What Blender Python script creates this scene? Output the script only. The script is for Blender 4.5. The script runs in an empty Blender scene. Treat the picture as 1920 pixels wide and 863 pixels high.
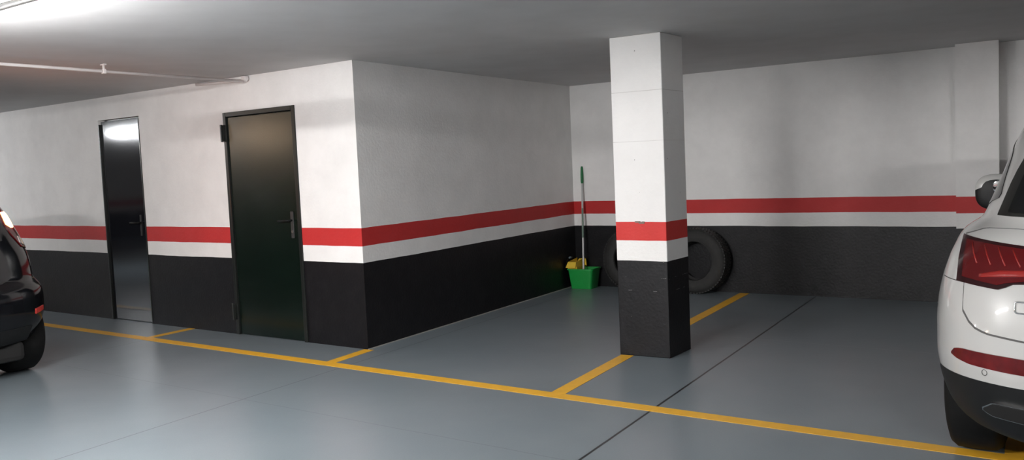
import bpy, bmesh, math, random
import numpy as np
from mathutils import Vector, Matrix
random.seed(4)
SC = bpy.context.scene
COL = SC.collection
H = 2.4
PI = math.pi

# ------------------------------------------------------------------ materials
def new_mat(name):
    m = bpy.data.materials.new(name); m.use_nodes = True
    nt = m.node_tree
    return m, nt, nt.nodes['Principled BSDF']

def simple(name, col, rough=.5, metal=0., coat=0., noise=0., nscale=30., bump=0., spec=None, trans=0.):
    m, nt, b = new_mat(name)
    b.inputs['Base Color'].default_value = (*col, 1)
    b.inputs['Roughness'].default_value = rough
    b.inputs['Metallic'].default_value = metal
    b.inputs['Coat Weight'].default_value = coat
    b.inputs['Coat Roughness'].default_value = .04
    if spec is not None: b.inputs['Specular IOR Level'].default_value = spec
    if trans: b.inputs['Transmission Weight'].default_value = trans
    n = nt.nodes.new('ShaderNodeTexNoise'); n.inputs['Scale'].default_value = nscale; n.inputs['Detail'].default_value = 5
    tc = nt.nodes.new('ShaderNodeTexCoord'); nt.links.new(tc.outputs['Object'], n.inputs['Vector'])
    if noise:
        r = nt.nodes.new('ShaderNodeValToRGB')
        r.color_ramp.elements[0].position = .3; r.color_ramp.elements[1].position = .7
        r.color_ramp.elements[0].color = (*[c*(1-noise) for c in col], 1)
        r.color_ramp.elements[1].color = (*[min(1, c*(1+noise)) for c in col], 1)
        nt.links.new(n.outputs['Fac'], r.inputs['Fac']); nt.links.new(r.outputs['Color'], b.inputs['Base Color'])
    if bump:
        bp = nt.nodes.new('ShaderNodeBump'); bp.inputs['Strength'].default_value = bump; bp.inputs['Distance'].default_value = .004
        nt.links.new(n.outputs['Fac'], bp.inputs['Height']); nt.links.new(bp.outputs['Normal'], b.inputs['Normal'])
    return m

def emis(name, col, strength, base=(.8, .8, .8)):
    m, nt, b = new_mat(name)
    b.inputs['Base Color'].default_value = (*base, 1)
    b.inputs['Emission Color'].default_value = (*col, 1)
    b.inputs['Emission Strength'].default_value = strength
    return m

def painted_wall(name, white=(.86, .85, .84), red=(.52, .03, .03), black=(.0045, .0045, .006),
                 zb=.715, z0=.863, z1=1.011, mottling=.08, rough_black=.45, bump=.35, seams=False):
    """plaster painted white with a red stripe, a white stripe and a black dado; height read from the world position"""
    m, nt, b = new_mat(name)
    N, L = nt.nodes, nt.links
    geo = N.new('ShaderNodeNewGeometry'); sep = N.new('ShaderNodeSeparateXYZ'); L.new(geo.outputs['Position'], sep.inputs[0])
    wob = N.new('ShaderNodeTexNoise'); wob.inputs['Scale'].default_value = 2.2; wob.inputs['Detail'].default_value = 6
    L.new(geo.outputs['Position'], wob.inputs['Vector'])
    ma = N.new('ShaderNodeMath'); ma.operation = 'MULTIPLY_ADD'; ma.inputs[1].default_value = .014; ma.inputs[2].default_value = -.007
    L.new(wob.outputs['Fac'], ma.inputs[0])
    ad = N.new('ShaderNodeMath'); ad.operation = 'ADD'; L.new(sep.outputs['Z'], ad.inputs[0]); L.new(ma.outputs[0], ad.inputs[1])
    dv = N.new('ShaderNodeMath'); dv.operation = 'DIVIDE'; dv.inputs[1].default_value = 3.; L.new(ad.outputs[0], dv.inputs[0])
    def ramp(cols):
        r = N.new('ShaderNodeValToRGB'); cr = r.color_ramp; cr.interpolation = 'CONSTANT'
        cr.elements[0].position = 0; cr.elements[0].color = (*cols[0], 1)
        cr.elements[1].position = zb/3; cr.elements[1].color = (*cols[1], 1)
        for p, c in ((z0/3, cols[2]), (z1/3, cols[1])):
            e = cr.elements.new(p); e.color = (*c, 1)
        L.new(dv.outputs[0], r.inputs['Fac']); return r
    r = ramp([black, white, red]); rr = ramp([(rough_black,)*3, (.75,)*3, (.55,)*3])
    # uneven paint: large soft patches and fine grain
    n1 = N.new('ShaderNodeTexNoise'); n1.inputs['Scale'].default_value = 2.6; n1.inputs['Detail'].default_value = 7; n1.inputs['Roughness'].default_value = .65
    L.new(geo.outputs['Position'], n1.inputs['Vector'])
    r1 = N.new('ShaderNodeValToRGB'); r1.color_ramp.elements[0].position = .32; r1.color_ramp.elements[1].position = .62
    r1.color_ramp.elements[0].color = (1-mottling,)*3+(1,); r1.color_ramp.elements[1].color = (1, 1, 1, 1)
    L.new(n1.outputs['Fac'], r1.inputs['Fac'])
    mx = N.new('ShaderNodeMix'); mx.data_type = 'RGBA'; mx.blend_type = 'MULTIPLY'; mx.inputs['Factor'].default_value = 1
    L.new(r.outputs['Color'], mx.inputs['A']); L.new(r1.outputs['Color'], mx.inputs['B'])
    # scuffs in the dado
    n2 = N.new('ShaderNodeTexNoise'); n2.inputs['Scale'].default_value = 9; n2.inputs['Detail'].default_value = 8
    L.new(geo.outputs['Position'], n2.inputs['Vector'])
    r2 = N.new('ShaderNodeValToRGB'); r2.color_ramp.elements[0].position = .45; r2.color_ramp.elements[1].position = .8
    r2.color_ramp.elements[0].color = (0, 0, 0, 1); r2.color_ramp.elements[1].color = (.012, .0115, .012, 1)
    L.new(n2.outputs['Fac'], r2.inputs['Fac'])
    m2 = N.new('ShaderNodeMix'); m2.data_type = 'RGBA'; m2.blend_type = 'ADD'; m2.inputs['Factor'].default_value = .5
    L.new(mx.outputs['Result'], m2.inputs['A']); L.new(r2.outputs['Color'], m2.inputs['B'])
    out = m2
    if seams:   # formwork seams and pinholes of the cast column
        for zz, w_, s in ((1.99, .0028, .35), (1.62, .0015, .18), (.50, .0018, .0), (.60, .0018, .0)):
            sb = N.new('ShaderNodeMath'); sb.operation = 'SUBTRACT'; sb.inputs[1].default_value = zz; L.new(ad.outputs[0], sb.inputs[0])
            ab = N.new('ShaderNodeMath'); ab.operation = 'ABSOLUTE'; L.new(sb.outputs[0], ab.inputs[0])
            lt = N.new('ShaderNodeMath'); lt.operation = 'LESS_THAN'; lt.inputs[1].default_value = w_; L.new(ab.outputs[0], lt.inputs[0])
            ml = N.new('ShaderNodeMath'); ml.operation = 'MULTIPLY'; L.new(lt.outputs[0], ml.inputs[0]); L.new(n1.outputs['Fac'], ml.inputs[1])
            k = N.new('ShaderNodeMix'); k.data_type = 'RGBA'; k.inputs['B'].default_value = (.35, .33, .31, 1) if s else (.12, .12, .12, 1)
            if s: k.inputs['B'].default_value = (.5, .48, .46, 1)
            if not s:      # broken scratches in the black paint
                nz = N.new('ShaderNodeTexNoise'); nz.inputs['Scale'].default_value = 14; L.new(geo.outputs['Position'], nz.inputs['Vector'])
                gt = N.new('ShaderNodeMath'); gt.operation = 'GREATER_THAN'; gt.inputs[1].default_value = .58; L.new(nz.outputs['Fac'], gt.inputs[0])
                L.new(gt.outputs[0], ml.inputs[1]); k.inputs['B'].default_value = (.16, .16, .16, 1)
            L.new(ml.outputs[0], k.inputs['Factor']); L.new(out.outputs['Result'], k.inputs['A']); out = k
        v = N.new('ShaderNodeTexVoronoi'); v.inputs['Scale'].default_value = 9; L.new(geo.outputs['Position'], v.inputs['Vector'])
        lt = N.new('ShaderNodeMath'); lt.operation = 'LESS_THAN'; lt.inputs[1].default_value = .045; L.new(v.outputs['Distance'], lt.inputs[0])
        ml = N.new('ShaderNodeMath'); ml.operation = 'MULTIPLY'; ml.inputs[1].default_value = .7; L.new(lt.outputs[0], ml.inputs[0])
        k = N.new('ShaderNodeMix'); k.data_type = 'RGBA'; k.inputs['B'].default_value = (.2, .19, .18, 1)
        L.new(ml.outputs[0], k.inputs['Factor']); L.new(out.outputs['Result'], k.inputs['A']); out = k
    L.new(out.outputs['Result'], b.inputs['Base Color']); L.new(rr.outputs['Color'], b.inputs['Roughness'])
    b.inputs['Specular IOR Level'].default_value = .32
    n3 = N.new('ShaderNodeTexNoise'); n3.inputs['Scale'].default_value = 45; n3.inputs['Detail'].default_value = 8
    L.new(geo.outputs['Position'], n3.inputs['Vector'])
    bp = N.new('ShaderNodeBump'); bp.inputs['Strength'].default_value = bump; bp.inputs['Distance'].default_value = .006
    L.new(n3.outputs['Fac'], bp.inputs['Height']); L.new(bp.outputs['Normal'], b.inputs['Normal'])
    return m

def floor_material():
    m, nt, b = new_mat('epoxy_floor')
    N, L = nt.nodes, nt.links
    geo = N.new('ShaderNodeNewGeometry'); sep = N.new('ShaderNodeSeparateXYZ'); L.new(geo.outputs['Position'], sep.inputs[0])
    n1 = N.new('ShaderNodeTexNoise'); n1.inputs['Scale'].default_value = .9; n1.inputs['Detail'].default_value = 8; L.new(geo.outputs['Position'], n1.inputs['Vector'])
    r1 = N.new('ShaderNodeValToRGB'); r1.color_ramp.elements[0].position = .35; r1.color_ramp.elements[1].position = .7
    r1.color_ramp.elements[0].color = (.185, .222, .245, 1); r1.color_ramp.elements[1].color = (.215, .25, .27, 1)
    L.new(n1.outputs['Fac'], r1.inputs['Fac'])
    n2 = N.new('ShaderNodeTexNoise'); n2.inputs['Scale'].default_value = 140; n2.inputs['Detail'].default_value = 4; L.new(geo.outputs['Position'], n2.inputs['Vector'])
    r2 = N.new('ShaderNodeValToRGB'); r2.color_ramp.elements[0].color = (.86, .86, .86, 1); r2.color_ramp.elements[1].color = (1.1, 1.1, 1.1, 1)
    L.new(n2.outputs['Fac'], r2.inputs['Fac'])
    mx = N.new('ShaderNodeMix'); mx.data_type = 'RGBA'; mx.blend_type = 'MULTIPLY'; mx.inputs['Factor'].default_value = 1
    L.new(r1.outputs['Color'], mx.inputs['A']); L.new(r2.outputs['Color'], mx.inputs['B'])
    cur = mx.outputs['Result']
    def mth(op, a, bb=None, c=None):
        n = N.new('ShaderNodeMath'); n.operation = op
        for i, v in enumerate((a, bb, c)):
            if v is None: continue
            if isinstance(v, (int, float)): n.inputs[i].default_value = v
            else: L.new(v, n.inputs[i])
        return n.outputs[0]
    sx = mth('MULTIPLY_ADD', sep.outputs['Y'], .0925, sep.outputs['X'])     # skewed x, along the bay direction
    wob = mth('MULTIPLY', mth('SUBTRACT', n1.outputs['Fac'], .5), .03)
    # saw-cut joints: (coordinate, position, half width, colour, strength)
    for co, pos, hw, colr, st in ((sx, 2.862, .008, (.01, .011, .012), .97), (sx, .240, .005, (.05, .055, .06), .75),
                                  (mth('ADD', sep.outputs['Y'], wob), -1.555, .0035, (.07, .075, .08), .42),
                                  (mth('ADD', sep.outputs['Y'], wob), 1.66, .006, (.34, .35, .35), .35),
                                  (sx, -2.4, .005, (.05, .055, .06), .6), (sx, 5.5, .005, (.05, .055, .06), .6)):
        d = mth('ABSOLUTE', mth('SUBTRACT', co, pos))
        k = mth('MULTIPLY', mth('LESS_THAN', d, hw), st)
        x = N.new('ShaderNodeMix'); x.data_type = 'RGBA'; x.inputs['B'].default_value = (*colr, 1)
        L.new(k, x.inputs['Factor']); L.new(cur, x.inputs['A']); cur = x.outputs['Result']
    L.new(cur, b.inputs['Base Color'])
    n3 = N.new('ShaderNodeTexNoise'); n3.inputs['Scale'].default_value = 3.; n3.inputs['Detail'].default_value = 6; L.new(geo.outputs['Position'], n3.inputs['Vector'])
    r3 = N.new('ShaderNodeMapRange'); r3.inputs['To Min'].default_value = .26; r3.inputs['To Max'].default_value = .34
    L.new(n3.outputs['Fac'], r3.inputs['Value']); L.new(r3.outputs['Result'], b.inputs['Roughness'])
    bp = N.new('ShaderNodeBump'); bp.inputs['Strength'].default_value = .02; bp.inputs['Distance'].default_value = .002
    L.new(n2.outputs['Fac'], bp.inputs['Height']); L.new(bp.outputs['Normal'], b.inputs['Normal'])
    return m

M_WALL = painted_wall('wall_paint')
M_COLUMN = painted_wall('column_paint', zb=.722, z0=.868, z1=1.011, mottling=.05, seams=True, bump=.28, red=(.6, .035, .03))
M_FLOOR = floor_material()
M_CEIL = simple('ceiling_paint', (.52, .52, .525), .7, noise=.05, nscale=2.5, bump=.15)
M_LINE = simple('yellow_line_paint', (.88, .47, .035), .4, noise=.06, nscale=12)
M_GREEN_DOOR = simple('dark_green_door_paint', (.003, .008, .0055), .22, noise=.1, nscale=60, bump=.02)
M_GREEN_DOOR.node_tree.nodes['Principled BSDF'].inputs['IOR'].default_value = 1.6
M_BLACK_DOOR = simple('glossy_black_door_paint', (.008, .009, .012), .08)
M_BLACK_DOOR.node_tree.nodes['Principled BSDF'].inputs['IOR'].default_value = 1.65
M_DOOR_FRAME = simple('dark_door_frame', (.012, .014, .013), .3)
M_HANDLE_BLACK = simple('black_handle', (.008, .008, .008), .5, spec=.3)
M_STEEL = simple('brushed_steel', (.6, .6, .6), .3, metal=1)
M_PIPE = simple('conduit_plastic', (.75, .70, .69), .5)
M_PIPE_GREY = simple('grey_conduit_plastic', (.018, .0185, .018), .5)
M_GREEN = simple('green_plastic', (.012, .30, .055), .4, noise=.05, nscale=20)
M_YELLOW = simple('yellow_plastic', (.80, .55, .05), .4)
M_POLE = simple('pale_pole', (.66, .66, .66), .35)
M_POLE_GREEN = simple('grey_green_pole', (.22, .30, .25), .35)
M_GRIP = simple('green_grip', (.012, .16, .05), .5)
M_COTTON = simple('cotton_strings', (.5, .48, .42), .9, noise=.2, nscale=80, bump=.4)
M_RUBBER = simple('old_tyre_rubber', (.020, .0195, .019), .75, noise=.25, nscale=18, bump=.2)
M_RUBBER2 = simple('car_tyre_rubber', (.006, .006, .006), .7, noise=.2, nscale=40, spec=.2)
M_WHITE_PAINT = simple('white_car_paint', (.51, .505, .49), .28, coat=1.)
M_BLACK_PAINT = simple('black_car_paint', (.004, .0045, .006), .12, spec=.45)
M_BLACK_TRIM = simple('black_bumper_plastic', (.010, .0105, .011), .5, noise=.1, nscale=200, bump=.05, spec=.3)
M_GLOSS_TRIM = simple('gloss_black_trim', (.012, .012, .010), .15, coat=.5)
M_GLASS = simple('tinted_car_glass', (.003, .0035, .004), .04, spec=.4)
M_REDLENS = simple('red_lens', (.085, .003, .004), .15)
M_REDLIGHT = simple('bright_red_lens', (.26, .018, .015), .2)
M_DARKLENS = simple('dark_red_lens_edge', (.02, .002, .003), .12)
M_REDREFL = simple('red_reflector', (.10, .005, .006), .15, noise=.3, nscale=14)
M_REDREFL2 = simple('orange_red_reflector', (.55, .05, .04), .3)
M_CLEARLENS = simple('clear_lens', (.45, .42, .42), .1, coat=1.)
M_CHROME = simple('chrome', (.75, .75, .75), .12, metal=1)
M_GAP = simple('panel_gap_dark', (.09, .088, .085), .8)
M_INSIDE = simple('wheel_well_dark', (.006, .006, .006), .9)
M_ALLOY = simple('alloy_wheel', (.35, .35, .36), .3, metal=.9)
M_HOUSING = simple('lamp_housing_grey', (.5, .5, .49), .5)
M_LIT = emis('glowing_brake_lamp', (1., .30, .07), 90.)

# ------------------------------------------------------------------ helpers
def obj(name, bm, mats, parent=None, smooth=False, angle=None):
    me = bpy.data.meshes.new(name)
    bmesh.ops.recalc_face_normals(bm, faces=bm.faces[:])
    bm.to_mesh(me); bm.free()
    for m in (mats if isinstance(mats, (list, tuple)) else [mats]): me.materials.append(m)
    o = bpy.data.objects.new(name, me); COL.objects.link(o)
    if smooth:
        for p in me.polygons: p.use_smooth = True
        if angle: me.set_sharp_from_angle(angle=math.radians(angle))
    if parent: o.parent = parent
    return o

def thing(name, label, cat, loc=(0, 0, 0), rz=0, group=None):
    o = bpy.data.objects.new(name, None); COL.objects.link(o)
    o.location = loc; o.rotation_euler = (0, 0, rz); o.empty_display_size = .1
    o['label'] = label; o['category'] = cat
    if group: o['group'] = group
    return o

def tag(o, label, cat, group=None):
    o['label'] = label; o['category'] = cat
    if group: o['group'] = group
    return o

def struct(name, bm, m, parent=None, **k):
    o = obj(name, bm, m, parent, **k)
    if parent is None: o['kind'] = 'structure'
    return o

def add_prism(bm, pts, z0, z1, bevel=0):
    """pts: plan polygon"""
    v0 = [bm.verts.new((x, y, z0)) for x, y in pts]; v1 = [bm.verts.new((x, y, z1)) for x, y in pts]
    n = len(pts); fs = [bm.faces.new(v0[::-1]), bm.faces.new(v1)]
    for i in range(n): fs.append(bm.faces.new((v0[i], v0[(i+1) % n], v1[(i+1) % n], v1[i])))
    if bevel:
        es = list({e for f in fs for e in f.edges})
        bmesh.ops.bevel(bm, geom=es, offset=bevel, segments=2, affect='EDGES', profile=.5)
    return bm

def add_box(bm, x0, x1, y0, y1, z0, z1, bevel=0):
    return add_prism(bm, [(x0, y0), (x1, y0), (x1, y1), (x0, y1)], z0, z1, bevel)

def box(x0, x1, y0, y1, z0, z1, bevel=0):
    return add_box(bmesh.new(), x0, x1, y0, y1, z0, z1, bevel)

def prism(pts, z0, z1, bevel=0):
    return add_prism(bmesh.new(), pts, z0, z1, bevel)

def add_tube(bm, pts, r, seg=10, closed=False, mi=0):
    pts = [Vector(p) for p in pts]; n = len(pts); rings = []
    rs = r if isinstance(r, (list, tuple)) else [r]*n
    prev = None
    for i, p in enumerate(pts):
        if closed: t = (pts[(i+1) % n]-pts[i-1]).normalized()
        else: t = (pts[min(i+1, n-1)]-pts[max(i-1, 0)]).normalized()
        a = prev if prev is not None else (Vector((0, 0, 1)) if abs(t.z) < .9 else Vector((1, 0, 0)))
        u = (a-t*a.dot(t)).normalized(); prev = u; w = t.cross(u)
        rings.append([bm.verts.new(p+(u*math.cos(k*2*PI/seg)+w*math.sin(k*2*PI/seg))*rs[i]) for k in range(seg)])
    for i in range(n if closed else n-1):
        a, b = rings[i], rings[(i+1) % n]
        for k in range(seg):
            f = bm.faces.new((a[k], a[(k+1) % seg], b[(k+1) % seg], b[k])); f.material_index = mi
    if not closed:
        bm.faces.new(rings[0][::-1]).material_index = mi; bm.faces.new(rings[-1]).material_index = mi
    return bm

def tube(pts, r, seg=10, closed=False): return add_tube(bmesh.new(), pts, r, seg, closed)

def add_lathe(bm, prof, axis='X', seg=48, center=(0, 0, 0), closed=True):
    """prof: list of (a, r), a along axis, r radius; closed profile loop"""
    rings = []; c = Vector(center)
    for a, r in prof:
        ring = []
        for k in range(seg):
            t = 2*PI*k/seg
            if axis == 'X': v = Vector((a, r*math.cos(t), r*math.sin(t)))
            elif axis == 'Y': v = Vector((r*math.cos(t), a, r*math.sin(t)))
            else: v = Vector((r*math.cos(t), r*math.sin(t), a))
            ring.append(bm.verts.new(c+v))
        rings.append(ring)
    n = len(rings)
    for i in range(n if closed else n-1):
        a, b = rings[i], rings[(i+1) % n]
        for k in range(seg): bm.faces.new((a[k], a[(k+1) % seg], b[(k+1) % seg], b[k]))
    if not closed:
        bm.faces.new(rings[0][::-1]); bm.faces.new(rings[-1])
    return bm

# ------------------------------------------------------------------ camera
F = 1663.954
CAM = Vector((5.3246, -5.1988, 1.4807))
YAW, PITCH, ROLL = 0.629159, 0.072260, -0.044020
fw = Vector((-math.sin(YAW)*math.cos(PITCH), math.cos(YAW)*math.cos(PITCH), -math.sin(PITCH)))
r0 = Vector((math.cos(YAW), math.sin(YAW), 0)); u0 = r0.cross(fw)
rr_ = math.cos(ROLL)*r0+math.sin(ROLL)*u0; uu_ = -math.sin(ROLL)*r0+math.cos(ROLL)*u0
cd = bpy.data.cameras.new('camera'); cam = bpy.data.objects.new('camera', cd); COL.objects.link(cam)
R = Matrix((rr_, uu_, -fw)).transposed()
cam.matrix_world = Matrix.Translation(CAM) @ R.to_4x4()
cd.sensor_width = 36; cd.lens = F/1920*36; cd.clip_start = .05; cd.clip_end = 100
SC.camera = cam

# ------------------------------------------------------------------ the room
XL, XR, YB, YF = -17., 12., -11., 3.916
SK = -.365/3.916                       # the bays run slightly askew
def back_y(x): return 3.916+.017*x

struct('floor', box(XL-.3, XR+.3, YB-.3, 4.6, -.2, 0), M_FLOOR)
struct('ceiling', box(XL-.3, XR+.3, YB-.3, 4.6, H, H+.2), M_CEIL)
# wall with the two doors: pieces around the openings, one mesh
D1 = (-3.915, -3.135, 2.16)            # opening of the glossy door
D2 = (-1.735, -.735, 2.09)             # opening of the green door
bm = bmesh.new(); T = .22
add_box(bm, XL, D1[0], 0, T, 0, H); add_box(bm, D1[0], D1[1], 0, T, D1[2], H)
add_box(bm, D1[1], D2[0], 0, T, 0, H); add_box(bm, D2[0], D2[1], 0, T, D2[2], H)
add_prism(bm, [(D2[1], 0), (0, 0), (SK*T, T), (D2[1], T)], 0, H)
struct('wall_left', bm, M_WALL)
struct('wall_side', prism([(SK*T, T), (SK*YF, YF), (SK*YF-.2, YF), (SK*T-.2, T)], 0, H), M_WALL)
struct('wall_back', prism([(SK*YF-.2, back_y(-.565)), (XR, back_y(XR)), (XR, back_y(XR)+.2), (SK*YF-.2, back_y(-.565)+.2)], 0, H), M_WALL)
struct('wall_right', box(XR, XR+.2, YB, 4.3, 0, H), M_WALL)
struct('wall_front', box(XL, XR, YB-.2, YB, 0, H), M_WALL)
struct('wall_far', box(XL-.2, XL, YB, T, 0, H), M_WALL)
# pilaster on the back wall
struct('wall_pilaster', prism([(3.845, 3.76), (4.195, 3.76), (4.17, back_y(4.2)), (3.83, back_y(3.8))], 0, H), M_WALL)
# sealant strip along the foot of the side wall
struct('trim_1', prism([(0, 0), (.012, 0), (SK*YF+.012, YF), (SK*YF, YF)], 0, .006), simple('pale_sealant', (.34, .33, .31), .7))
# added unseen beam behind the viewpoint, shades the top of the back wall
struct('shade_beam', box(1.8, XR, -5.65, -5.4, H-.09, H), M_CEIL)

# concrete column
colm = obj('concrete_column', prism([(2.006, .700), (2.415, .724), (2.413, 1.094), (2.004, 1.07)], 0, H, .006), M_COLUMN)
tag(colm, 'square concrete column painted white with a red stripe above a black base', 'column')
bm = bmesh.new()
for (x, z, w_, h_) in ((2.19, 1.020, .045, .012), (2.215, 1.012, .03, .010), (2.235, 1.016, .02, .016)):
    add_box(bm, x-w_/2, x+w_/2, .706, .7135, z-h_/2, z+h_/2)
obj('chipped_plaster', bm, simple('bare_plaster', (.25, .2, .17), .9), colm)

# yellow parking lines (paint film)
def strip(x0, y0, x1, y1, w, name='floor_marking'):
    d = Vector((x1-x0, y1-y0)).normalized(); n = Vector((-d.y, d.x))*w/2
    return prism([(x0-n.x, y0-n.y), (x1-n.x, y1-n.y), (x1+n.x, y1+n.y), (x0+n.x, y0+n.y)], .0002, .0018)
LW = .1
def line(*a):
    o = obj('parking_line', strip(*a), M_LINE); o['kind'] = 'structure'; return o
line(XL, -.535, XR, -.535, .105)
line(2.203, -.4825, 2.07, .70, .105)
line(2.03, 1.09, 1.744, 3.93, .105)
line(.075, -.4825, .012, -.002, .10)
line(-2.425, -.4825, -2.46, -.002, .09)
line(4.80, -.4825, 4.38, 3.99, .105)
line(7.3, -.4825, 6.9, 4.03, .105)

# ------------------------------------------------------------------ doors
def door_1():
    x0, x1, zt = D1
    fr = bmesh.new()
    add_box(fr, x0, x0+.02, -.004, .13, 0, zt-.045, .004)
    add_box(fr, x1-.018, x1, -.006, .10, 0, zt-.02, .004)
    add_box(fr, x0+.03, x1-.018, .060, .13, zt-.015, zt, .003)
    f = struct('door_1', fr, M_DOOR_FRAME)
    lf = obj('door_leaf', box(x0+.022, x1-.020, .020, .06, .006, zt-.017, .003), M_BLACK_DOOR, f)
    # slightly dented sheet: big soft waves like real sheet steel
    h = bmesh.new()
    add_box(h, x1-.135, x1-.100, .011, .021, .92, 1.14, .003)
    obj('handle_plate', h, M_HANDLE_BLACK, f)
    obj('door_handle', tube([(x1-.117, .013, 1.06), (x1-.117, -.03, 1.06), (x1-.13, -.038, 1.06), (x1-.24, -.038, 1.06)], .009, 10), M_HANDLE_BLACK, f, smooth=True)
door_1()

def door_2():
    x0, x1, zt = D2; w = .042
    fr = bmesh.new()
    add_box(fr, x0, x0+w, -.012, .13, 0, zt, .004)
    add_box(fr, x1-w, x1, -.012, .13, 0, zt, .004)
    add_box(fr, x0+w, x1-w, -.012, .13, zt-w, zt, .004)
    f = struct('door_2', fr, M_DOOR_FRAME)
    obj('door_leaf', box(x0+w+.004, x1-w-.004, .004, .05, .006, zt-w-.004, .004), M_GREEN_DOOR, f)
    for zc in (1.90, .22):
        h = bmesh.new(); add_box(h, x0-.022, x0+.022, -.03, -.010, zc-.075, zc+.075, .004)
        add_tube(h, [(x0+.0, -.034, zc-.08), (x0+.0, -.034, zc+.08)], .011, 10)
        obj('hinge', h, M_DOOR_FRAME, f, smooth=True, angle=30)
    pl = obj('handle_plate', box(-.875, -.835, -.006, .005, .925, 1.165, .005), simple('grey_black_plate', (.035, .035, .035), .35), f)
    obj('door_handle', tube([(-.856, -.002, 1.085), (-.856, -.045, 1.085), (-.866, -.055, 1.085), (-.99, -.055, 1.08)], [.009, .009, .010, .008], 10), M_HANDLE_BLACK, f, smooth=True)
    k = add_lathe(bmesh.new(), [(-.010, .011), (-.006, .013), (.0, .013)], 'Y', 16, (-.856, 0, .985), closed=False)
    obj('lock_cylinder', k, M_STEEL, f, smooth=True, angle=40)
door_2()

# ------------------------------------------------------------------ ceiling conduits and lamps
cz = H-.055
cn = thing('ceiling_conduit', 'thin pinkish white conduit pipe crossing the ceiling to the door wall and turning along it', 'pipe', (-1.36, 0, cz))
def crossing_pt(y): return (-1.21-.066*(y+2.0), y, cz)
pts = [(p[0]+1.36, p[1], 0) for p in (crossing_pt(-7.5), crossing_pt(-4), crossing_pt(-2), crossing_pt(-.06))]
obj('pipe', tube(pts, .0125, 10), M_PIPE, cn, smooth=True)
obj('wall_pipe', tube([(0.04, -.03, 0.01), (-.3, -.028, .022), (-.72, -.028, .036)], .0125, 10), M_PIPE, cn, smooth=True)
obj('pipe_elbow', add_box(bmesh.new(), -.015, .045, -.05, -.012, .01, .05, .005), M_PIPE, cn)
for y in (-5.2, -3.3, -1.42):
    x, _, _ = crossing_pt(y); b_ = bmesh.new()
    add_box(b_, x+1.36-.019, x+1.36+.019, y-.012, y+.012, -.018, .016, .004)
    add_box(b_, x+1.36-.006, x+1.36+.006, y-.006, y+.006, .012, .052)
    add_box(b_, x+1.36-.028, x+1.36+.028, y-.010, y+.010, .046, .055)
    obj('pipe_clip', b_, M_PIPE, cn)
g = thing('ceiling_conduit', 'grey conduit pipe running beside the lamp at the top left of the ceiling', 'pipe', (0, -3.02, H-.02))
obj('pipe', tube([(-3.5, -.04, 0), (0.6, -.012, 0), (3.0, .03, 0)], .0165, 10), M_PIPE_GREY, g, smooth=True)

def lamp(x, y, strength, label, color=(1., .98, .965), rz=0., drop=.0):
    t = thing('ceiling_lamp', label, 'lamp', (x, y, H), rz, 'linear ceiling lamps')
    obj('lamp_housing', box(-.64, .64, -.035, .035, -.03-drop, -drop, .006), M_HOUSING, t)
    if drop:
        for s in (-.45, .45): obj('hanger', tube([(s, 0, -drop-.005), (s, 0, 0)], .006, 8), M_STEEL, t)
    m = emis('lamp_diffuser_glow', color, strength)
    prof = [(-.034, -.031), (-.052, -.06), (-.040, -.098), (.040, -.098), (.052, -.06), (.034, -.031)]
    b_ = bmesh.new(); a = [b_.verts.new((-.62, py, pz-drop)) for py, pz in prof]; c = [b_.verts.new((.62, py, pz-drop)) for py, pz in prof]
    b_.faces.new(a); b_.faces.new(c[::-1])
    for i in range(len(prof)): j = (i+1) % len(prof); b_.faces.new((a[i], a[j], c[j], c[i]))
    obj('lamp_diffuser', b_, m, t)
    for s in (-.5, .5): obj('clip', box(s-.012, s+.012, -.040, .040, -.038-drop, -.01-drop, .003), M_STEEL, t)
    return t
lamp(.74, -3.43, 196, 'lit linear ceiling lamp just out of the picture at the upper left', drop=.18)
lamp(8.2, -7.2, 400, 'lit linear ceiling lamp behind the viewpoint, to the right of the white car')
lamp(-8.7, -3.3, 260, 'lit linear ceiling lamp far down the aisle beyond the black car', color=(.95, .97, 1.))
lamp(2.2, -6.4, 740, 'added unseen fill lamp behind the viewpoint, level with the column')  # added fill light to brighten the back and side walls
lamp(-9.2, -6.4, 75, 'added unseen warm fill lamp near the opposite wall, left of the viewpoint', color=(1., .70, .45))  # added to warm the left wall and the green door's reflection

# ------------------------------------------------------------------ mop and bucket
bk = thing('mop_bucket', 'green plastic mop bucket with a yellow wringer in the corner', 'bucket', (-.152, 3.74, 0), .085)
def bucket_shell():
    b_ = bmesh.new()
    def ring(hx, hy, z, r=.03, n=5, yo=0):
        out = []
        for cx, cy, a0 in ((hx-r, hy-r, 0), (-hx+r, hy-r, 90), (-hx+r, -hy+r, 180), (hx-r, -hy+r, 270)):
            for k in range(n):
                a = math.radians(a0+90*k/(n-1)); out.append(b_.verts.new((cx+r*math.cos(a), cy+yo+r*math.sin(a), z)))
        return out
    rg = [ring(.130, .100, .0, .02), ring(.133, .104, .012), ring(.158, .124, .222), ring(.168, .135, .224), ring(.168, .135, .238),
          ring(.153, .121, .238), ring(.150, .118, .21), ring(.126, .096, .014)]
    for i in range(len(rg)-1):
        n = len(rg[i])
        for k in range(n): b_.faces.new((rg[i][k], rg[i][(k+1) % n], rg[i+1][(k+1) % n], rg[i+1][k]))
    b_.faces.new(rg[0][::-1]); b_.faces.new(rg[-1])
    return b_
obj('bucket_body', bucket_shell(), M_GREEN, bk, smooth=True, angle=35)
wr = bmesh.new()
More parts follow.
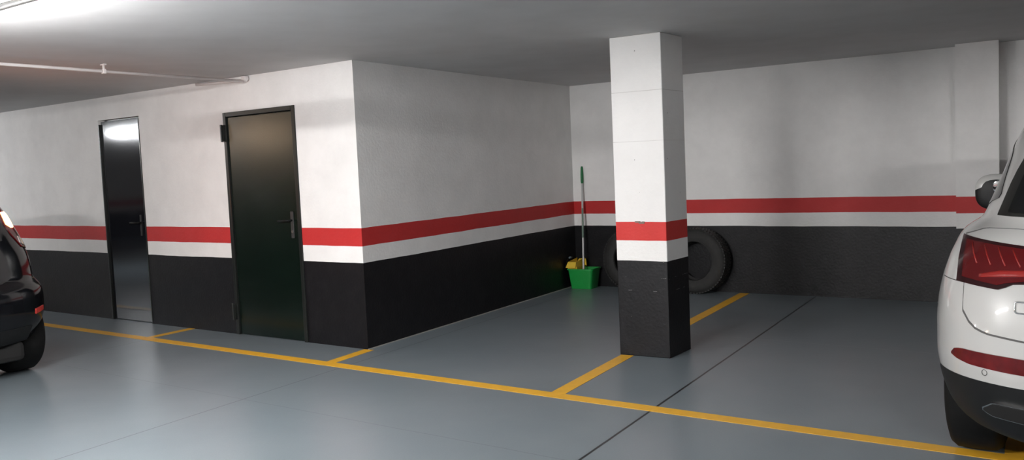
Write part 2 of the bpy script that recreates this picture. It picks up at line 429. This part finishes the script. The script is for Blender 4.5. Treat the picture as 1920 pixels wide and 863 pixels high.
# wringer: tapered funnel basket clipped on the left half of the rim
def frustum_shell(bm, x0, x1, y0, y1, z0, z1, tp, th=.006):
    def q(a, z, s): return [bm.verts.new((x, y, z)) for x, y in ((x0+a+s, y0+a+s), (x1-a-s, y0+a+s), (x1-a-s, y1-a-s), (x0+a+s, y1-a-s))]
    rg = [q(tp, z0, 0), q(0, z1, 0), q(th, z1, 0), q(tp+th, z0+th, 0)]
    for i in range(3):
        for k in range(4): bm.faces.new((rg[i][k], rg[i][(k+1) % 4], rg[i+1][(k+1) % 4], rg[i+1][k]))
    bm.faces.new(rg[0][::-1]); bm.faces.new(rg[3])
frustum_shell(wr, -.160, -.032, -.118, .118, .13, .262, .03)
wo = obj('wringer', wr, M_YELLOW, bk)
b_ = bmesh.new()
# raised front lip and sloping cheeks of the wringer
for v in ([(-.172, -.14, .250), (-.15, -.118, .318), (-.05, -.118, .318), (-.045, -.14, .250)],
          [(-.172, .12, .250), (-.12, .118, .335), (-.03, .118, .335), (-.02, .12, .250)]):
    a = [b_.verts.new(p) for p in v]; c = [b_.verts.new((p[0], p[1]+.007, p[2])) for p in v]
    b_.faces.new(a); b_.faces.new(c[::-1])
    for i in range(4): b_.faces.new((a[i], a[(i+1) % 4], c[(i+1) % 4], c[i]))
for xx in (-.15, -.05):
    v = [(xx, -.118, .318), (xx, .118, .345), (xx, .12, .250), (xx, -.12, .250)]
    a = [b_.verts.new(p) for p in v]; c = [b_.verts.new((p[0]+.006, p[1], p[2])) for p in v]
    b_.faces.new(a); b_.faces.new(c[::-1])
    for i in range(4): b_.faces.new((a[i], a[(i+1) % 4], c[(i+1) % 4], c[i]))
obj('wringer_cheek', b_, M_YELLOW, wo)
hp = [(-.165, .0, .235)]
for k in range(9):
    a = PI*k/8; hp.append((-.178+.0*k, -.13*math.cos(a), .25+.11*math.sin(a)))
obj('bucket_handle', tube([(-.176, -.13*math.cos(PI*k/12), .245+.115*math.sin(PI*k/12)) for k in range(13)], .004, 8), M_HANDLE_BLACK, bk, smooth=True)
obj('handle_grip', tube([(-.176, -.13*math.cos(PI*k/12), .245+.115*math.sin(PI*k/12)) for k in (5, 6, 7)], .012, 10), simple('grey_grip', (.2, .25, .27), .4), bk, smooth=True)

mp = thing('mop', 'mop with a pale pole and green grip standing in the green bucket', 'mop', (-.132, 3.712, .03))
def mpt(t): return Vector((-.012-.088*t, .0+.195*t, .10+1.305*t))
obj('pole', tube([mpt(0), mpt(.12), mpt(.86)], .011, 12), M_POLE, mp, smooth=True)
obj('pole_sleeve', tube([mpt(.355), mpt(.62)], .0125, 12), M_POLE_GREEN, mp, smooth=True)
obj('grip', tube([mpt(.845), mpt(.86), mpt(.93), mpt(.985), mpt(1.0)], [.012, .016, .0165, .014, .010], 12), M_GRIP, mp, smooth=True)
b_ = bmesh.new()
for k in range(26):
    a = 2*PI*k/26; r = .02+.035*((k*7) % 5)/5
    add_tube(b_, [(-.012, 0, .115), (-.012+r*.6*math.cos(a), r*.6*math.sin(a), .09), (-.012+r*math.cos(a), r*math.sin(a), .045), (-.012+r*1.05*math.cos(a), r*1.05*math.sin(a), .0)], .006, 6)
obj('mop_strings', b_, M_COTTON, mp, smooth=True)
obj('mop_socket', tube([mpt(-.02), mpt(.05)], [.024, .016], 12), M_GREEN, mp, smooth=True)

# ------------------------------------------------------------------ loose tyres against the back wall
def tyre(x, label):
    R_, W_ = .358, .225
    t = thing('loose_tire', label, 'tyre', (x, 3.775, 0), .017, 'loose tyres leaning on the back wall')
    h = W_/2
    prof = [(-h+.028, .208), (-h+.010, .215), (-h+.004, .235), (-h, .262), (-h+.002, .29), (-h+.012, .322), (-h+.028, .345), (-h+.045, .354),
            (0, R_), (h-.045, .354), (h-.028, .345), (h-.012, .322), (h-.002, .29), (h, .262), (h-.004, .235), (h-.010, .215), (h-.028, .208),
            (h-.022, .235), (h-.018, .275), (h-.03, .325), (0, .34), (-h+.03, .325), (-h+.018, .275), (-h+.022, .235)]
    o = obj('tire_carcass', add_lathe(bmesh.new(), prof, 'Y', 72, (0, 0, R_)), M_RUBBER, t, smooth=True, angle=45)
    b_ = bmesh.new()      # tread blocks
    for k in range(64):
        a = 2*PI*k/64
        for j, (y0, y1) in enumerate(((-.085, -.048), (-.038, -.004), (.004, .038), (.048, .085))):
            aa = a+(j % 2)*PI/64
            c = [Vector(((r_)*math.cos(aa+s*.036), y, R_+(r_)*math.sin(aa+s*.036))) for y in (y0, y1) for s in (-1, 1) for r_ in (R_-.012, R_+.002)]
            v = [b_.verts.new(p) for p in c]
            for q in ((0, 1, 3, 2), (4, 6, 7, 5), (0, 4, 5, 1), (2, 3, 7, 6), (1, 5, 7, 3), (0, 2, 6, 4)): b_.faces.new([v[i] for i in q])
    obj('tread', b_, M_RUBBER, t)
    t.rotation_euler = (math.radians(-3.0), 0, .017)
    return t
tyre(.492, 'loose black tyre against the back wall, left of the column, next to the mop bucket')
tyre(1.262, 'loose black tyre against the back wall, right of the column')

# ------------------------------------------------------------------ cars
class Shell:
    """car skin described by horizontal slices: half width, rear end and front end at each height"""
    def __init__(s, rows, rl, fl, n, front_rows=None):
        a = np.array(rows, float); s.z = a[:, 0]; s.w = a[:, 1]; s.yr = a[:, 2]; s.yf = a[:, 3]; s.rlf = rl; s.fl = fl; s.nf = n
    def at(s, z):
        # monotone-ish smooth interpolation (Catmull-Rom with clamped tangents)
        Z = s.z; i = int(np.clip(np.searchsorted(Z, z)-1, 0, len(Z)-2)); h = Z[i+1]-Z[i]; t = min(max((z-Z[i])/h, 0), 1)
        out = []
        for A in (s.w, s.yr, s.yf):
            d = (A[i+1]-A[i])/h
            def tan(j):
                if j == 0 or j == len(Z)-1: return (A[1]-A[0])/(Z[1]-Z[0]) if j == 0 else (A[-1]-A[-2])/(Z[-1]-Z[-2])
                a = (A[j]-A[j-1])/(Z[j]-Z[j-1]); b = (A[j+1]-A[j])/(Z[j+1]-Z[j])
                return 0. if a*b <= 0 else 2*a*b/(a+b)
            m0, m1 = tan(i), tan(i+1)
            out.append((2*t**3-3*t**2+1)*A[i]+(t**3-2*t*t+t)*h*m0+(-2*t**3+3*t*t)*A[i+1]+(t**3-t*t)*h*m1)
        s.rl = s.rlf(z); s.n = s.nf(z)
        return out
    def rear(s, x, z):
        w, yr, yf = s.at(z); u = min(abs(x)/w, .9999)
        return Vector((x, yr+s.rl*(1-(1-u**s.n)**(1/s.n)), z))
    def side(s, y, z, sg=-1):
        w, yr, yf = s.at(z); x = w
        if y < yr+s.rl: x = w*max(0, 1-min(1, (yr+s.rl-y)/s.rl)**s.n)**(1/s.n)
        elif y > yf-s.fl: x = w*max(0, 1-min(1, (y-yf+s.fl)/s.fl)**s.n)**(1/s.n)
        return Vector((sg*x, y, z))
    def loop(s, z, k=22):
        w, yr, yf = s.at(z); P = []; n = s.n
        ths = [PI/2*i/k for i in range(k+1)]
        for t in ths: P.append((w*math.sin(t)**(2/n), yr+s.rl*(1-max(0, math.cos(t))**(2/n))))       # rear centre -> right side
        ya, yb = yr+s.rl, yf-s.fl
        for i in range(1, 9): P.append((w, ya+(yb-ya)*i/9))
        for t in ths[::-1]: P.append((w*math.sin(t)**(2/n), yf-s.fl*(1-max(0, math.cos(t))**(2/n))))
        L_ = [(-x, y) for x, y in P[::-1][1:-1]]
        return [Vector((x, y, z)) for x, y in P+L_]
    def body(s, z0, z1, dz=.02, cap=True):
        bm = bmesh.new(); zs = list(np.linspace(z0, z1, max(2, int((z1-z0)/dz)+1)))
        rg = [[bm.verts.new(p) for p in s.loop(z)] for z in zs]
        for i in range(len(rg)-1):
            n = len(rg[i])
            for k in range(n): bm.faces.new((rg[i][k], rg[i][(k+1) % n], rg[i+1][(k+1) % n], rg[i+1][k]))
        bm.faces.new(rg[0][::-1]); bm.faces.new(rg[-1])
        bmesh.ops.triangulate(bm, faces=[f for f in bm.faces if len(f.verts) > 4])
        return bm

def patch(fn, us, lo, hi, off, inn=-.012, nv=10, edge=.004):
    """panel following surface fn(u, v), u over us, v between curves lo and hi, standing off the skin"""
    def nrm(u, v):
        e = .002; a = fn(u+e, v)-fn(u-e, v); b = fn(u, v+e)-fn(u, v-e); n = a.cross(b); n.normalize(); return n
    bm = bmesh.new(); G = []
    cu, cv = us[len(us)//2], .5*(lo(us[len(us)//2])+hi(us[len(us)//2]))
    c = fn(cu, cv); sgn = 1 if nrm(cu, cv).dot(c-Vector((0, 1.4, c.z))) > 0 else -1
    for u in us:
        a, b = lo(u), hi(u); G.append([])
        for j in range(nv+1):
            v = a+(b-a)*j/nv; G[-1].append((fn(u, v), nrm(u, v)*sgn))
    V = [[bm.verts.new(p+n*off) for p, n in row] for row in G]
    for i in range(len(V)-1):
        for j in range(nv): bm.faces.new((V[i][j], V[i+1][j], V[i+1][j+1], V[i][j+1]))
    per = [(i, 0) for i in range(len(V))]+[(len(V)-1, j) for j in range(1, nv+1)]+[(i, nv) for i in range(len(V)-2, -1, -1)]+[(0, j) for j in range(nv-1, 0, -1)]
    B = [bm.verts.new(G[i][j][0]+G[i][j][1]*inn) for i, j in per]
    for k in range(len(per)):
        k2 = (k+1) % len(per); a, b = per[k], per[k2]
        bm.faces.new((V[a[0]][a[1]], V[b[0]][b[1]], B[k2], B[k]))
    return bm

def crv(*pts):
    xs = [p[0] for p in pts]; ys = [p[1] for p in pts]
    return lambda x: float(np.interp(x, xs, ys))

def polyline_tube(fn, pts, r, off, seg=6, dens=.03):
    """tube running on the skin through surface coordinates"""
    P = []
    for (a, b), (c, d) in zip(pts[:-1], pts[1:]):
        n = max(1, int(math.hypot(c-a, d-b)/dens))
        for k in range(n): P.append((a+(c-a)*k/n, b+(d-b)*k/n))
    P.append(pts[-1]); out = []
    for u, v in P:
        e = .002; n = (fn(u+e, v)-fn(u-e, v)).cross(fn(u, v+e)-fn(u, v-e)).normalized(); p = fn(u, v)
        if n.dot(p-Vector((0, 1.4, p.z))) < 0: n = -n
        out.append(p+n*off)
    return tube(out, r, seg)

def wheel_bm(r, w, rim_r):
    h = w/2
    tp = [(-h+.02, rim_r), (-h+.002, rim_r+.02), (-h, r-.06), (-h+.012, r-.022), (-h+.035, r-.004), (0, r), (h-.035, r-.004), (h-.012, r-.022), (h, r-.06), (h-.002, rim_r+.02), (h-.02, rim_r)]
    return add_lathe(bmesh.new(), tp, 'X', 56)

def make_wheel(parent, x, y, r, w, rim_r, sg):
    t = obj('wheel', wheel_bm(r, w, rim_r), M_RUBBER2, parent, smooth=True, angle=40); t.location = (x, y, r)
    h = w/2; o = sg*h
    rb = bmesh.new()
    add_lathe(rb, [(o*.86, rim_r+.004), (o*.9, rim_r-.012), (o*.55, rim_r-.02), (-o*.6, rim_r-.02), (-o*.6, rim_r+.002)], 'X', 40)
    add_lathe(rb, [(o*.72, .07), (o*.80, .055), (o*.80, .01), (o*.3, .01), (o*.3, .07)], 'X', 24)
    for k in range(5):
        a = 2*PI*k/5
        for s_ in (-.13, .13):
            d0 = Vector((o*.66, .05*math.cos(a), .05*math.sin(a))); d1 = Vector((o*.78, (rim_r-.01)*math.cos(a+s_), (rim_r-.01)*math.sin(a+s_)))
            add_tube(rb, [d0, (d0+d1)/2, d1], [.02, .014, .016], 6)
    rm = obj('rim', rb, M_ALLOY, t, smooth=True, angle=40)
    dk = obj('brake_disc', add_lathe(bmesh.new(), [(o*.1, rim_r-.06), (o*.2, rim_r-.06), (o*.2, .02), (o*.1, .02)], 'X', 32), M_STEEL, t, smooth=True, angle=40)
    return t

def cut_arches(o, wheels, R_, depth=.34):
    """cut wheel openings; a temporary cutter mesh is removed again"""
    cb = bmesh.new()
    for (sx, y, zc) in wheels:
        add_lathe(cb, [(sx*1.3, R_), (sx*(1.0-depth), R_)], 'X', 40, (0, y, zc), closed=False)
    me = bpy.data.meshes.new('cut'); bmesh.ops.recalc_face_normals(cb, faces=cb.faces[:]); cb.to_mesh(me); cb.free()
    me.materials.append(M_INSIDE)
    c = bpy.data.objects.new('cut', me); COL.objects.link(c)
    m = o.modifiers.new('cut', 'BOOLEAN'); m.operation = 'DIFFERENCE'; m.object = c; m.solver = 'EXACT'; m.material_mode = 'TRANSFER'
    bpy.context.view_layer.update()
    dg = bpy.context.evaluated_depsgraph_get()
    nm = bpy.data.meshes.new_from_object(o.evaluated_get(dg), depsgraph=dg)
    o.modifiers.clear(); old = o.data; o.data = nm; bpy.data.meshes.remove(old)
    bpy.data.objects.remove(c); bpy.data.meshes.remove(me)
    for p in nm.polygons: p.use_smooth = True
    nm.set_sharp_from_angle(angle=math.radians(38))


# white SUV -------------------------------------------------------------
WS = Shell([  # z, half width, rear, front
    (.18, .78, -.60, 3.50), (.25, .84, -.76, 3.62), (.33, .88, -.85, 3.68), (.42, .905, -.905, 3.71), (.50, .918, -.935, 3.73), (.60, .925, -.955, 3.75), (.70, .925, -.955, 3.755),
    (.80, .920, -.935, 3.75), (.90, .904, -.905, 3.72), (.96, .888, -.880, 3.62), (1.02, .868, -.858, 3.35), (1.07, .850, -.838, 2.85), (1.10, .832, -.826, 2.52),
    (1.14, .775, -.808, 2.38), (1.20, .745, -.775, 2.26), (1.30, .708, -.712, 2.06), (1.40, .675, -.635, 1.84), (1.50, .645, -.55, 1.58), (1.56, .620, -.49, 1.38),
    (1.61, .585, -.42, 1.16), (1.645, .50, -.32, .92), (1.66, .36, -.12, .62)],
    lambda z: float(np.interp(z, [1.0, 1.16], [.72, .95])), .95, lambda z: 2.6)
suv = thing('car', 'white SUV parked at the right edge of the picture, seen from behind', 'car', (5.42, -.38, 0), .03)
WZ = .513
ARCH = [(-1, 0, .365), (1, 0, .365), (-1, 2.82, .365), (1, 2.82, .365)]
bd = obj('body', WS.body(WZ, 1.66), M_WHITE_PAINT, suv, smooth=True); cut_arches(bd, ARCH, .405)
lb = obj('lower_bumper', WS.body(.18, WZ, .03), M_BLACK_TRIM, suv, smooth=True); cut_arches(lb, ARCH, .405)
for (sx, y, z) in ARCH: make_wheel(suv, sx*(.905-.1185), y, .365, .235, .235, sx)
rear = WS.rear
XS = list(np.linspace(-.79, .79, 61))
tg_lo = crv((-.79, 1.0), (-.785, .90), (-.778, .84), (-.765, .80), (-.745, .765), (-.715, .738), (-.67, .722), (-.5, .708), (0, .695), (.5, .708), (.67, .722), (.715, .738), (.745, .765), (.765, .80), (.778, .84), (.785, .90), (.79, 1.0))
tg_hi = crv((-.79, 1.085), (-.70, 1.118), (-.6, 1.125), (0, 1.135), (.6, 1.125), (.70, 1.118), (.79, 1.085))
obj('panel_gap', patch(rear, list(np.linspace(-.797, .797, 61)), lambda x: tg_lo(x*.99)-.008, lambda x: tg_hi(x*.99)+.004, .0012), M_GAP, suv, smooth=True, angle=40)
obj('tailgate', patch(rear, XS, tg_lo, tg_hi, .0045, nv=14), M_WHITE_PAINT, suv, smooth=True, angle=40)
for sg in (-1, 1):
    fn = (lambda u, v, sg=sg: rear(sg*u, v))
    us = list(np.linspace(-.797, -.34, 36))
    lo = crv((-.80, .905), (-.63, .893), (-.60, .905), (-.575, .918), (-.5, .925), (-.34, .955)); hi = crv((-.80, 1.083), (-.5, 1.062), (-.34, 1.05))
    tl = obj('tail_light', patch(fn, us, lo, hi, .010, nv=10), M_DARKLENS, suv, smooth=True, angle=40)
    tl['label'] = 'dark red tail light with brighter inner bars'
    lo2 = crv((-.772, .925), (-.63, .910), (-.60, .920), (-.5, .938), (-.36, .965)); hi2 = crv((-.772, 1.068), (-.5, 1.05), (-.36, 1.04))
    obj('red_lens', patch(fn, list(np.linspace(-.772, -.36, 30)), lo2, hi2, .012, nv=8), M_REDLENS, tl, smooth=True, angle=40)
    for k in range(6):
        x0 = -.742+k*.055
        obj('light_bar', polyline_tube(fn, [(x0, 1.058-.004*k), (x0+.012, 1.02), (x0+.030, .985)], .0038, .012), M_REDLIGHT, tl, smooth=True)
    obj('light_band', patch(fn, list(np.linspace(-.70, -.40, 20)), crv((-.70, .932), (-.6, .944), (-.4, .962)), crv((-.70, .944), (-.62, .966), (-.4, .984)), .0145, nv=3), M_REDLIGHT, tl, smooth=True)
    rf = obj('reflector', patch(fn, list(np.linspace(-.815, -.30, 40)), crv((-.815, .600), (-.79, .588), (-.74, .578), (-.6, .574), (-.3, .572)),
             crv((-.815, .608), (-.80, .630), (-.77, .636), (-.6, .638), (-.3, .632)), .006, nv=5), M_REDREFL, suv, smooth=True, angle=40)
    rf['label'] = 'long red bumper reflector strip'
    ex = bmesh.new()
    obj('exhaust_surround', patch(fn, list(np.linspace(-.69, -.28, 24)), crv((-.69, .385), (-.66, .365), (-.28, .352)), crv((-.69, .400), (-.65, .432), (-.28, .438)), .012, nv=4), M_CHROME, suv, smooth=True, angle=40)
    obj('exhaust_opening', patch(fn, list(np.linspace(-.685, -.28, 24)), crv((-.685, .388), (-.655, .370), (-.28, .357)), crv((-.685, .397), (-.646, .4285), (-.28, .4345)), .0145, nv=4), M_INSIDE, suv, smooth=True, angle=40)
    ps = rear(sg*.68, .555); 
    pn = (rear(sg*.685, .555)-rear(sg*.675, .555)).cross(Vector((0, 0, 1))).normalized()
    if pn.y > 0: pn = -pn
    ring = [ps+pn*.001+(pn.cross(Vector((0, 0, 1)))*math.cos(a)+Vector((0, 0, 1))*math.sin(a))*.012 for a in [2*PI*k/20 for k in range(20)]]
    obj('parking_sensor', tube(ring, .0014, 6, closed=True), M_GAP, suv, smooth=True)
    # seam between side panel and bumper
    obj('panel_seam', polyline_tube(lambda u, v, sg=sg: WS.side(u, v, sg), [(-.80, .905), (-.45, .905)], .0022, .0), M_GAP, suv, smooth=True)
    # side glass
    sd = (lambda u, v, sg=sg: WS.side(u, v, sg))
    obj('side_window', patch(sd, list(np.linspace(-.30, 1.9, 40)), crv((-.30, 1.24), (0, 1.19), (.5, 1.165), (1.9, 1.14)), crv((-.30, 1.26), (-.05, 1.44), (.3, 1.51), (1.0, 1.53), (1.4, 1.47), (1.9, 1.18)), .003, nv=8), M_GLASS, suv, smooth=True, angle=40)
    for yy in (.55, 1.33):
        obj('window_pillar', patch(sd, [yy-.03, yy-.01, yy+.01, yy+.03], lambda y: 1.15, lambda y: 1.505 if yy < 1 else 1.475, .006, nv=5), M_GLOSS_TRIM, suv, smooth=True, angle=40)
    for yy in (.62, 1.66):
        p = sd(yy, .985); 
        obj('door_handle', tube([p+Vector((sg*-.005, -.10, 0)), p+Vector((sg*.032, -.085, 0)), p+Vector((sg*.036, .05, .002)), p+Vector((sg*-.005, .07, 0))], [.010, .012, .012, .010], 8), M_WHITE_PAINT, suv, smooth=True)
    for yy in (.48, 1.30, 2.28):
        obj('door_seam', polyline_tube(sd, [(yy+(.05 if yy < 2 else 0), .52), (yy, .95), (yy, 1.12)], .002, .0), M_GAP, suv, smooth=True)
    # headlight
    obj('headlight', patch(lambda u, v, sg=sg: Vector((sg*u, 2*0+WS.at(v)[2]-WS.fl*(1-(1-min(abs(u)/WS.at(v)[0], .999)**WS.n)**(1/WS.n)), v)), list(np.linspace(.48, .84, 14)), crv((.48, .80), (.84, .83)), crv((.48, .90), (.84, .90)), .006, nv=4), M_CLEARLENS, suv, smooth=True, angle=40)
# rear window with black surround
rw_lo = crv((-.66, 1.172), (-.5, 1.176), (0, 1.182), (.5, 1.176), (.66, 1.172))
def tri_hi(xa, xb, top):
    return crv((-xa, 1.178), (-(xa+xb)/2-.005, (1.178+top)/2), (-xb, top-.03), (-xb+.04, top), (0, top+.008), (xb-.04, top), (xb, top-.03), ((xa+xb)/2+.005, (1.178+top)/2), (xa, 1.178))
obj('window_surround', patch(rear, sorted(set([round(float(x), 4) for x in np.linspace(-.665, .665, 61)])), rw_lo, tri_hi(.665, .545, 1.50), .003, nv=10), M_GLOSS_TRIM, suv, smooth=True, angle=40)
obj('rear_window', patch(rear, list(np.linspace(-.615, .615, 51)), lambda x: rw_lo(x)+.014, lambda x: tri_hi(.62, .505, 1.485)(x)+.004, .006, nv=10), M_GLASS, suv, smooth=True, angle=40)
# spoiler at the roof edge
sp = bmesh.new(); sv = []
for x in np.linspace(-.42, .42, 25):
    a = rear(x, 1.52); b = rear(x, 1.60)
    sv.append([sp.verts.new(p) for p in (b+Vector((0, .05, .002)), a+Vector((0, -.035, .0)), a+Vector((0, -.03, -.02)), a+Vector((0, .03, -.02)))])
for i in range(24):
    for k in range(4): sp.faces.new((sv[i][k], sv[i+1][k], sv[i+1][(k+1) % 4], sv[i][(k+1) % 4]))
sp.faces.new(sv[0]); sp.faces.new(sv[-1][::-1])
obj('spoiler', sp, M_WHITE_PAINT, suv, smooth=True, angle=40)
# windscreen
def front_fn(x, z):
    w, yr, yf = WS.at(z); return Vector((x, yf-WS.fl*(1-(1-min(abs(x)/w, .999)**WS.n)**(1/WS.n)), z))
obj('windscreen', patch(front_fn, list(np.linspace(-.58, .58, 30)), lambda x: 1.15, crv((-.58, 1.40), (-.52, 1.56), (0, 1.585), (.52, 1.56), (.58, 1.40)), .004, nv=10), M_GLASS, suv, smooth=True, angle=40)
obj('grille', patch(front_fn, list(np.linspace(-.36, .36, 16)), lambda x: .52, crv((-.36, .82), (-.28, .88), (.28, .88), (.36, .82)), .006, nv=6), M_BLACK_TRIM, suv, smooth=True, angle=40)
# badge: chrome outlined letter, left part in view
def badge_q(x0, x1, z0, z1, r=.0035):
    pts = []; c = .010
    for cx, cz_, a0 in ((x1-c, z1-c, 0), (x0+c, z1-c, 90), (x0+c, z0+c, 180), (x1-c, z0+c, 270)):
        for k in range(4):
            a = math.radians(a0+30*k); px, pz = cx+c*math.cos(a), cz_+c*math.sin(a)
            pts.append(rear(px, pz)+Vector((0, -.009, 0)))
    b_ = add_tube(bmesh.new(), pts, r, 8, closed=True)
    add_tube(b_, [rear(x1-.022, z0+.012)+Vector((0, -.010, 0)), rear(x1+.004, z0-.006)+Vector((0, -.010, 0))], r, 8)
    return b_
bg = obj('badge', badge_q(-.568, -.505, .815, .858), M_CHROME, suv, smooth=True); bg['label'] = 'chrome letter badge on the tailgate'
# mirrors
for sg in (-1, 1):
    def ell(cx, cy, cz_, rx, ry, rz_, zmin=-1e9, zmax=1e9):
        b_ = bmesh.new(); bmesh.ops.create_uvsphere(b_, u_segments=28, v_segments=18, radius=1)
        for v in b_.verts:
            x, y, z = v.co
            if y < 0: y *= .35           # flat face towards the driver
            q = 2/2.6
            v.co = (math.copysign(abs(x)**q, x)*rx+cx, y*ry+cy, math.copysign(abs(z)**q, z)*rz_+cz_)
        return b_
    cx = sg*.89
    b_ = ell(cx, 1.80, 1.17, .125, .11, .118)
    bmesh.ops.bisect_plane(b_, geom=b_.verts[:]+b_.edges[:]+b_.faces[:], plane_co=(cx, 1.80, 1.24), plane_no=(sg*.45, 0, 1))
    bmesh.ops.bisect_plane(b_, geom=b_.verts[:]+b_.edges[:]+b_.faces[:], plane_co=(cx, 1.77, 1.24), plane_no=(0, 1, 0))
    for f in b_.faces:
        c = f.calc_center_median(); f.material_index = 0 if (c.z-1.17)+sg*.45*(c.x-cx) > .07 and c.y > 1.77 else 1
    mo = obj('wing_mirror', b_, [M_WHITE_PAINT, M_BLACK_TRIM], suv, smooth=True)
    g2 = ell(cx-sg*.040, 1.762, 1.205, .056, .006, .046)
    obj('mirror_glass', g2, simple('mirror_glass', (.35, .35, .35), .05, metal=1), mo, smooth=True)
    obj('mirror_stalk', tube([(sg*.76, 1.86, 1.07), (sg*.80, 1.85, 1.085), (sg*.87, 1.83, 1.12)], [.035, .032, .028], 8), M_BLACK_TRIM, mo, smooth=True)

# black car --------------------------------------------------------------
BS = Shell([(.22, .74, -.38, 3.1), (.30, .80, -.50, 3.2), (.38, .835, -.56, 3.25), (.46, .855, -.60, 3.28), (.54, .865, -.62, 3.3), (.62, .866, -.62, 3.3), (.70, .862, -.605, 3.28),
    (.74, .848, -.57, 3.26), (.78, .838, -.53, 3.24), (.88, .832, -.515, 3.18), (.98, .815, -.50, 2.9), (1.06, .79, -.48, 2.4), (1.15, .76, -.45, 2.1), (1.25, .725, -.405, 1.95), (1.35, .69, -.34, 1.75),
    (1.43, .655, -.26, 1.5), (1.49, .61, -.16, 1.25), (1.53, .52, -.02, 1.0), (1.55, .36, .2, .7)], lambda z: .50, .85, lambda z: 2.6)
bc = thing('car', 'black car cut by the left edge of the picture with a glowing brake lamp', 'car', (-2.15, -2.565, 0), PI/2)
ARB = [(-1, 0, .32), (1, 0, .32), (-1, 2.5, .32), (1, 2.5, .32)]
bb = obj('body', BS.body(.22, 1.55), M_BLACK_PAINT, bc, smooth=True); cut_arches(bb, ARB, .36, .38)
for (sx, y, z) in ARB: make_wheel(bc, sx*(.845-.1175), y, .32, .235, .2, sx)
for sg in (-1, 1):
    fn = (lambda u, v, sg=sg: BS.rear(sg*u, v)); sd = (lambda u, v, sg=sg: BS.side(u, v, sg))
    tl = obj('tail_light', patch(fn, list(np.linspace(.56, .765, 20)), crv((.56, 1.26), (.62, 1.12), (.70, 1.02), (.765, 1.0)), crv((.56, 1.36), (.64, 1.35), (.70, 1.24), (.765, 1.03)), .008, nv=10), M_REDLENS, bc, smooth=True, angle=40)
    tl['label'] = 'red tail light with a glowing upper lamp'
    obj('brake_lamp', patch(fn, list(np.linspace(.60, .672, 10)), crv((.60, 1.20), (.65, 1.17), (.685, 1.17)), crv((.60, 1.29), (.65, 1.29), (.685, 1.24)), .013, nv=5), M_LIT, tl, smooth=True, angle=40)
    obj('clear_lens', patch(fn, list(np.linspace(.68, .75, 8)), crv((.68, 1.05), (.75, 1.02)), crv((.68, 1.10), (.75, 1.07)), .012, nv=4), M_CLEARLENS, tl, smooth=True, angle=40)
    rf = obj('reflector', patch(fn, list(np.linspace(.68, .775, 8)), crv((.68, .505), (.775, .52)), crv((.68, .545), (.775, .555)), .006, nv=3), M_REDREFL2, bc, smooth=True, angle=40)
    obj('side_window', patch(sd, list(np.linspace(.0, 1.7, 26)), crv((.0, 1.10), (1.7, 1.06)), crv((.0, 1.20), (.25, 1.38), (1.1, 1.42), (1.7, 1.12)), .003, nv=6), M_GLASS, bc, smooth=True, angle=40)
    obj('wing_mirror', tube([(sg*.78, 1.75, 1.05), (sg*.86, 1.75, 1.07), (sg*.92, 1.74, 1.08), (sg*.98, 1.73, 1.08)], [.03, .05, .07, .045], 12), M_BLACK_PAINT, bc, smooth=True)
    obj('door_handle', tube([sd(.7, .90)+Vector((0, 0, 0)), sd(.72, .90)+Vector((sg*.03, 0, 0)), sd(.84, .90)+Vector((sg*.03, 0, 0)), sd(.86, .90)], .010, 8), M_BLACK_PAINT, bc, smooth=True)
obj('underbody', box(-.62, .62, -.42, 3.0, .15, .30, .04), M_INSIDE, bc)
obj('rear_window', patch(BS.rear, list(np.linspace(-.52, .52, 26)), lambda x: 1.08, crv((-.52, 1.30), (-.42, 1.42), (.42, 1.42), (.52, 1.30)), .004, nv=8), M_GLASS, bc, smooth=True, angle=40)
obj('tailgate', patch(BS.rear, list(np.linspace(-.60, .60, 31)), crv((-.60, .90), (-.54, .80), (-.45, .76), (.45, .76), (.54, .80), (.60, .90)), crv((-.60, 1.0), (-.5, 1.06), (.5, 1.06), (.6, 1.0)), .004, nv=8), M_BLACK_PAINT, bc, smooth=True, angle=40)
obj('bumper_insert', patch(BS.rear, list(np.linspace(-.66, .66, 31)), lambda x: .30, lambda x: .42, .005, nv=4), M_BLACK_TRIM, bc, smooth=True, angle=40)
def bfront(x, z):
    w, yr, yf = BS.at(z); return Vector((x, yf-BS.fl*(1-(1-min(abs(x)/w, .999)**BS.n)**(1/BS.n)), z))
obj('windscreen', patch(bfront, list(np.linspace(-.5, .5, 22)), lambda x: 1.10, crv((-.5, 1.34), (-.42, 1.44), (.42, 1.44), (.5, 1.34)), .004, nv=8), M_GLASS, bc, smooth=True, angle=40)

# ------------------------------------------------------------------ world, exposure
w = bpy.data.worlds.new('world'); SC.world = w; w.use_nodes = True
w.node_tree.nodes['Background'].inputs[0].default_value = (.8, .85, 1, 1)
w.node_tree.nodes['Background'].inputs[1].default_value = .02
vs = SC.view_settings
vs.view_transform = 'Standard'; vs.look = 'None'; vs.gamma = 1; vs.use_curve_mapping = False
vs.exposure = -.07
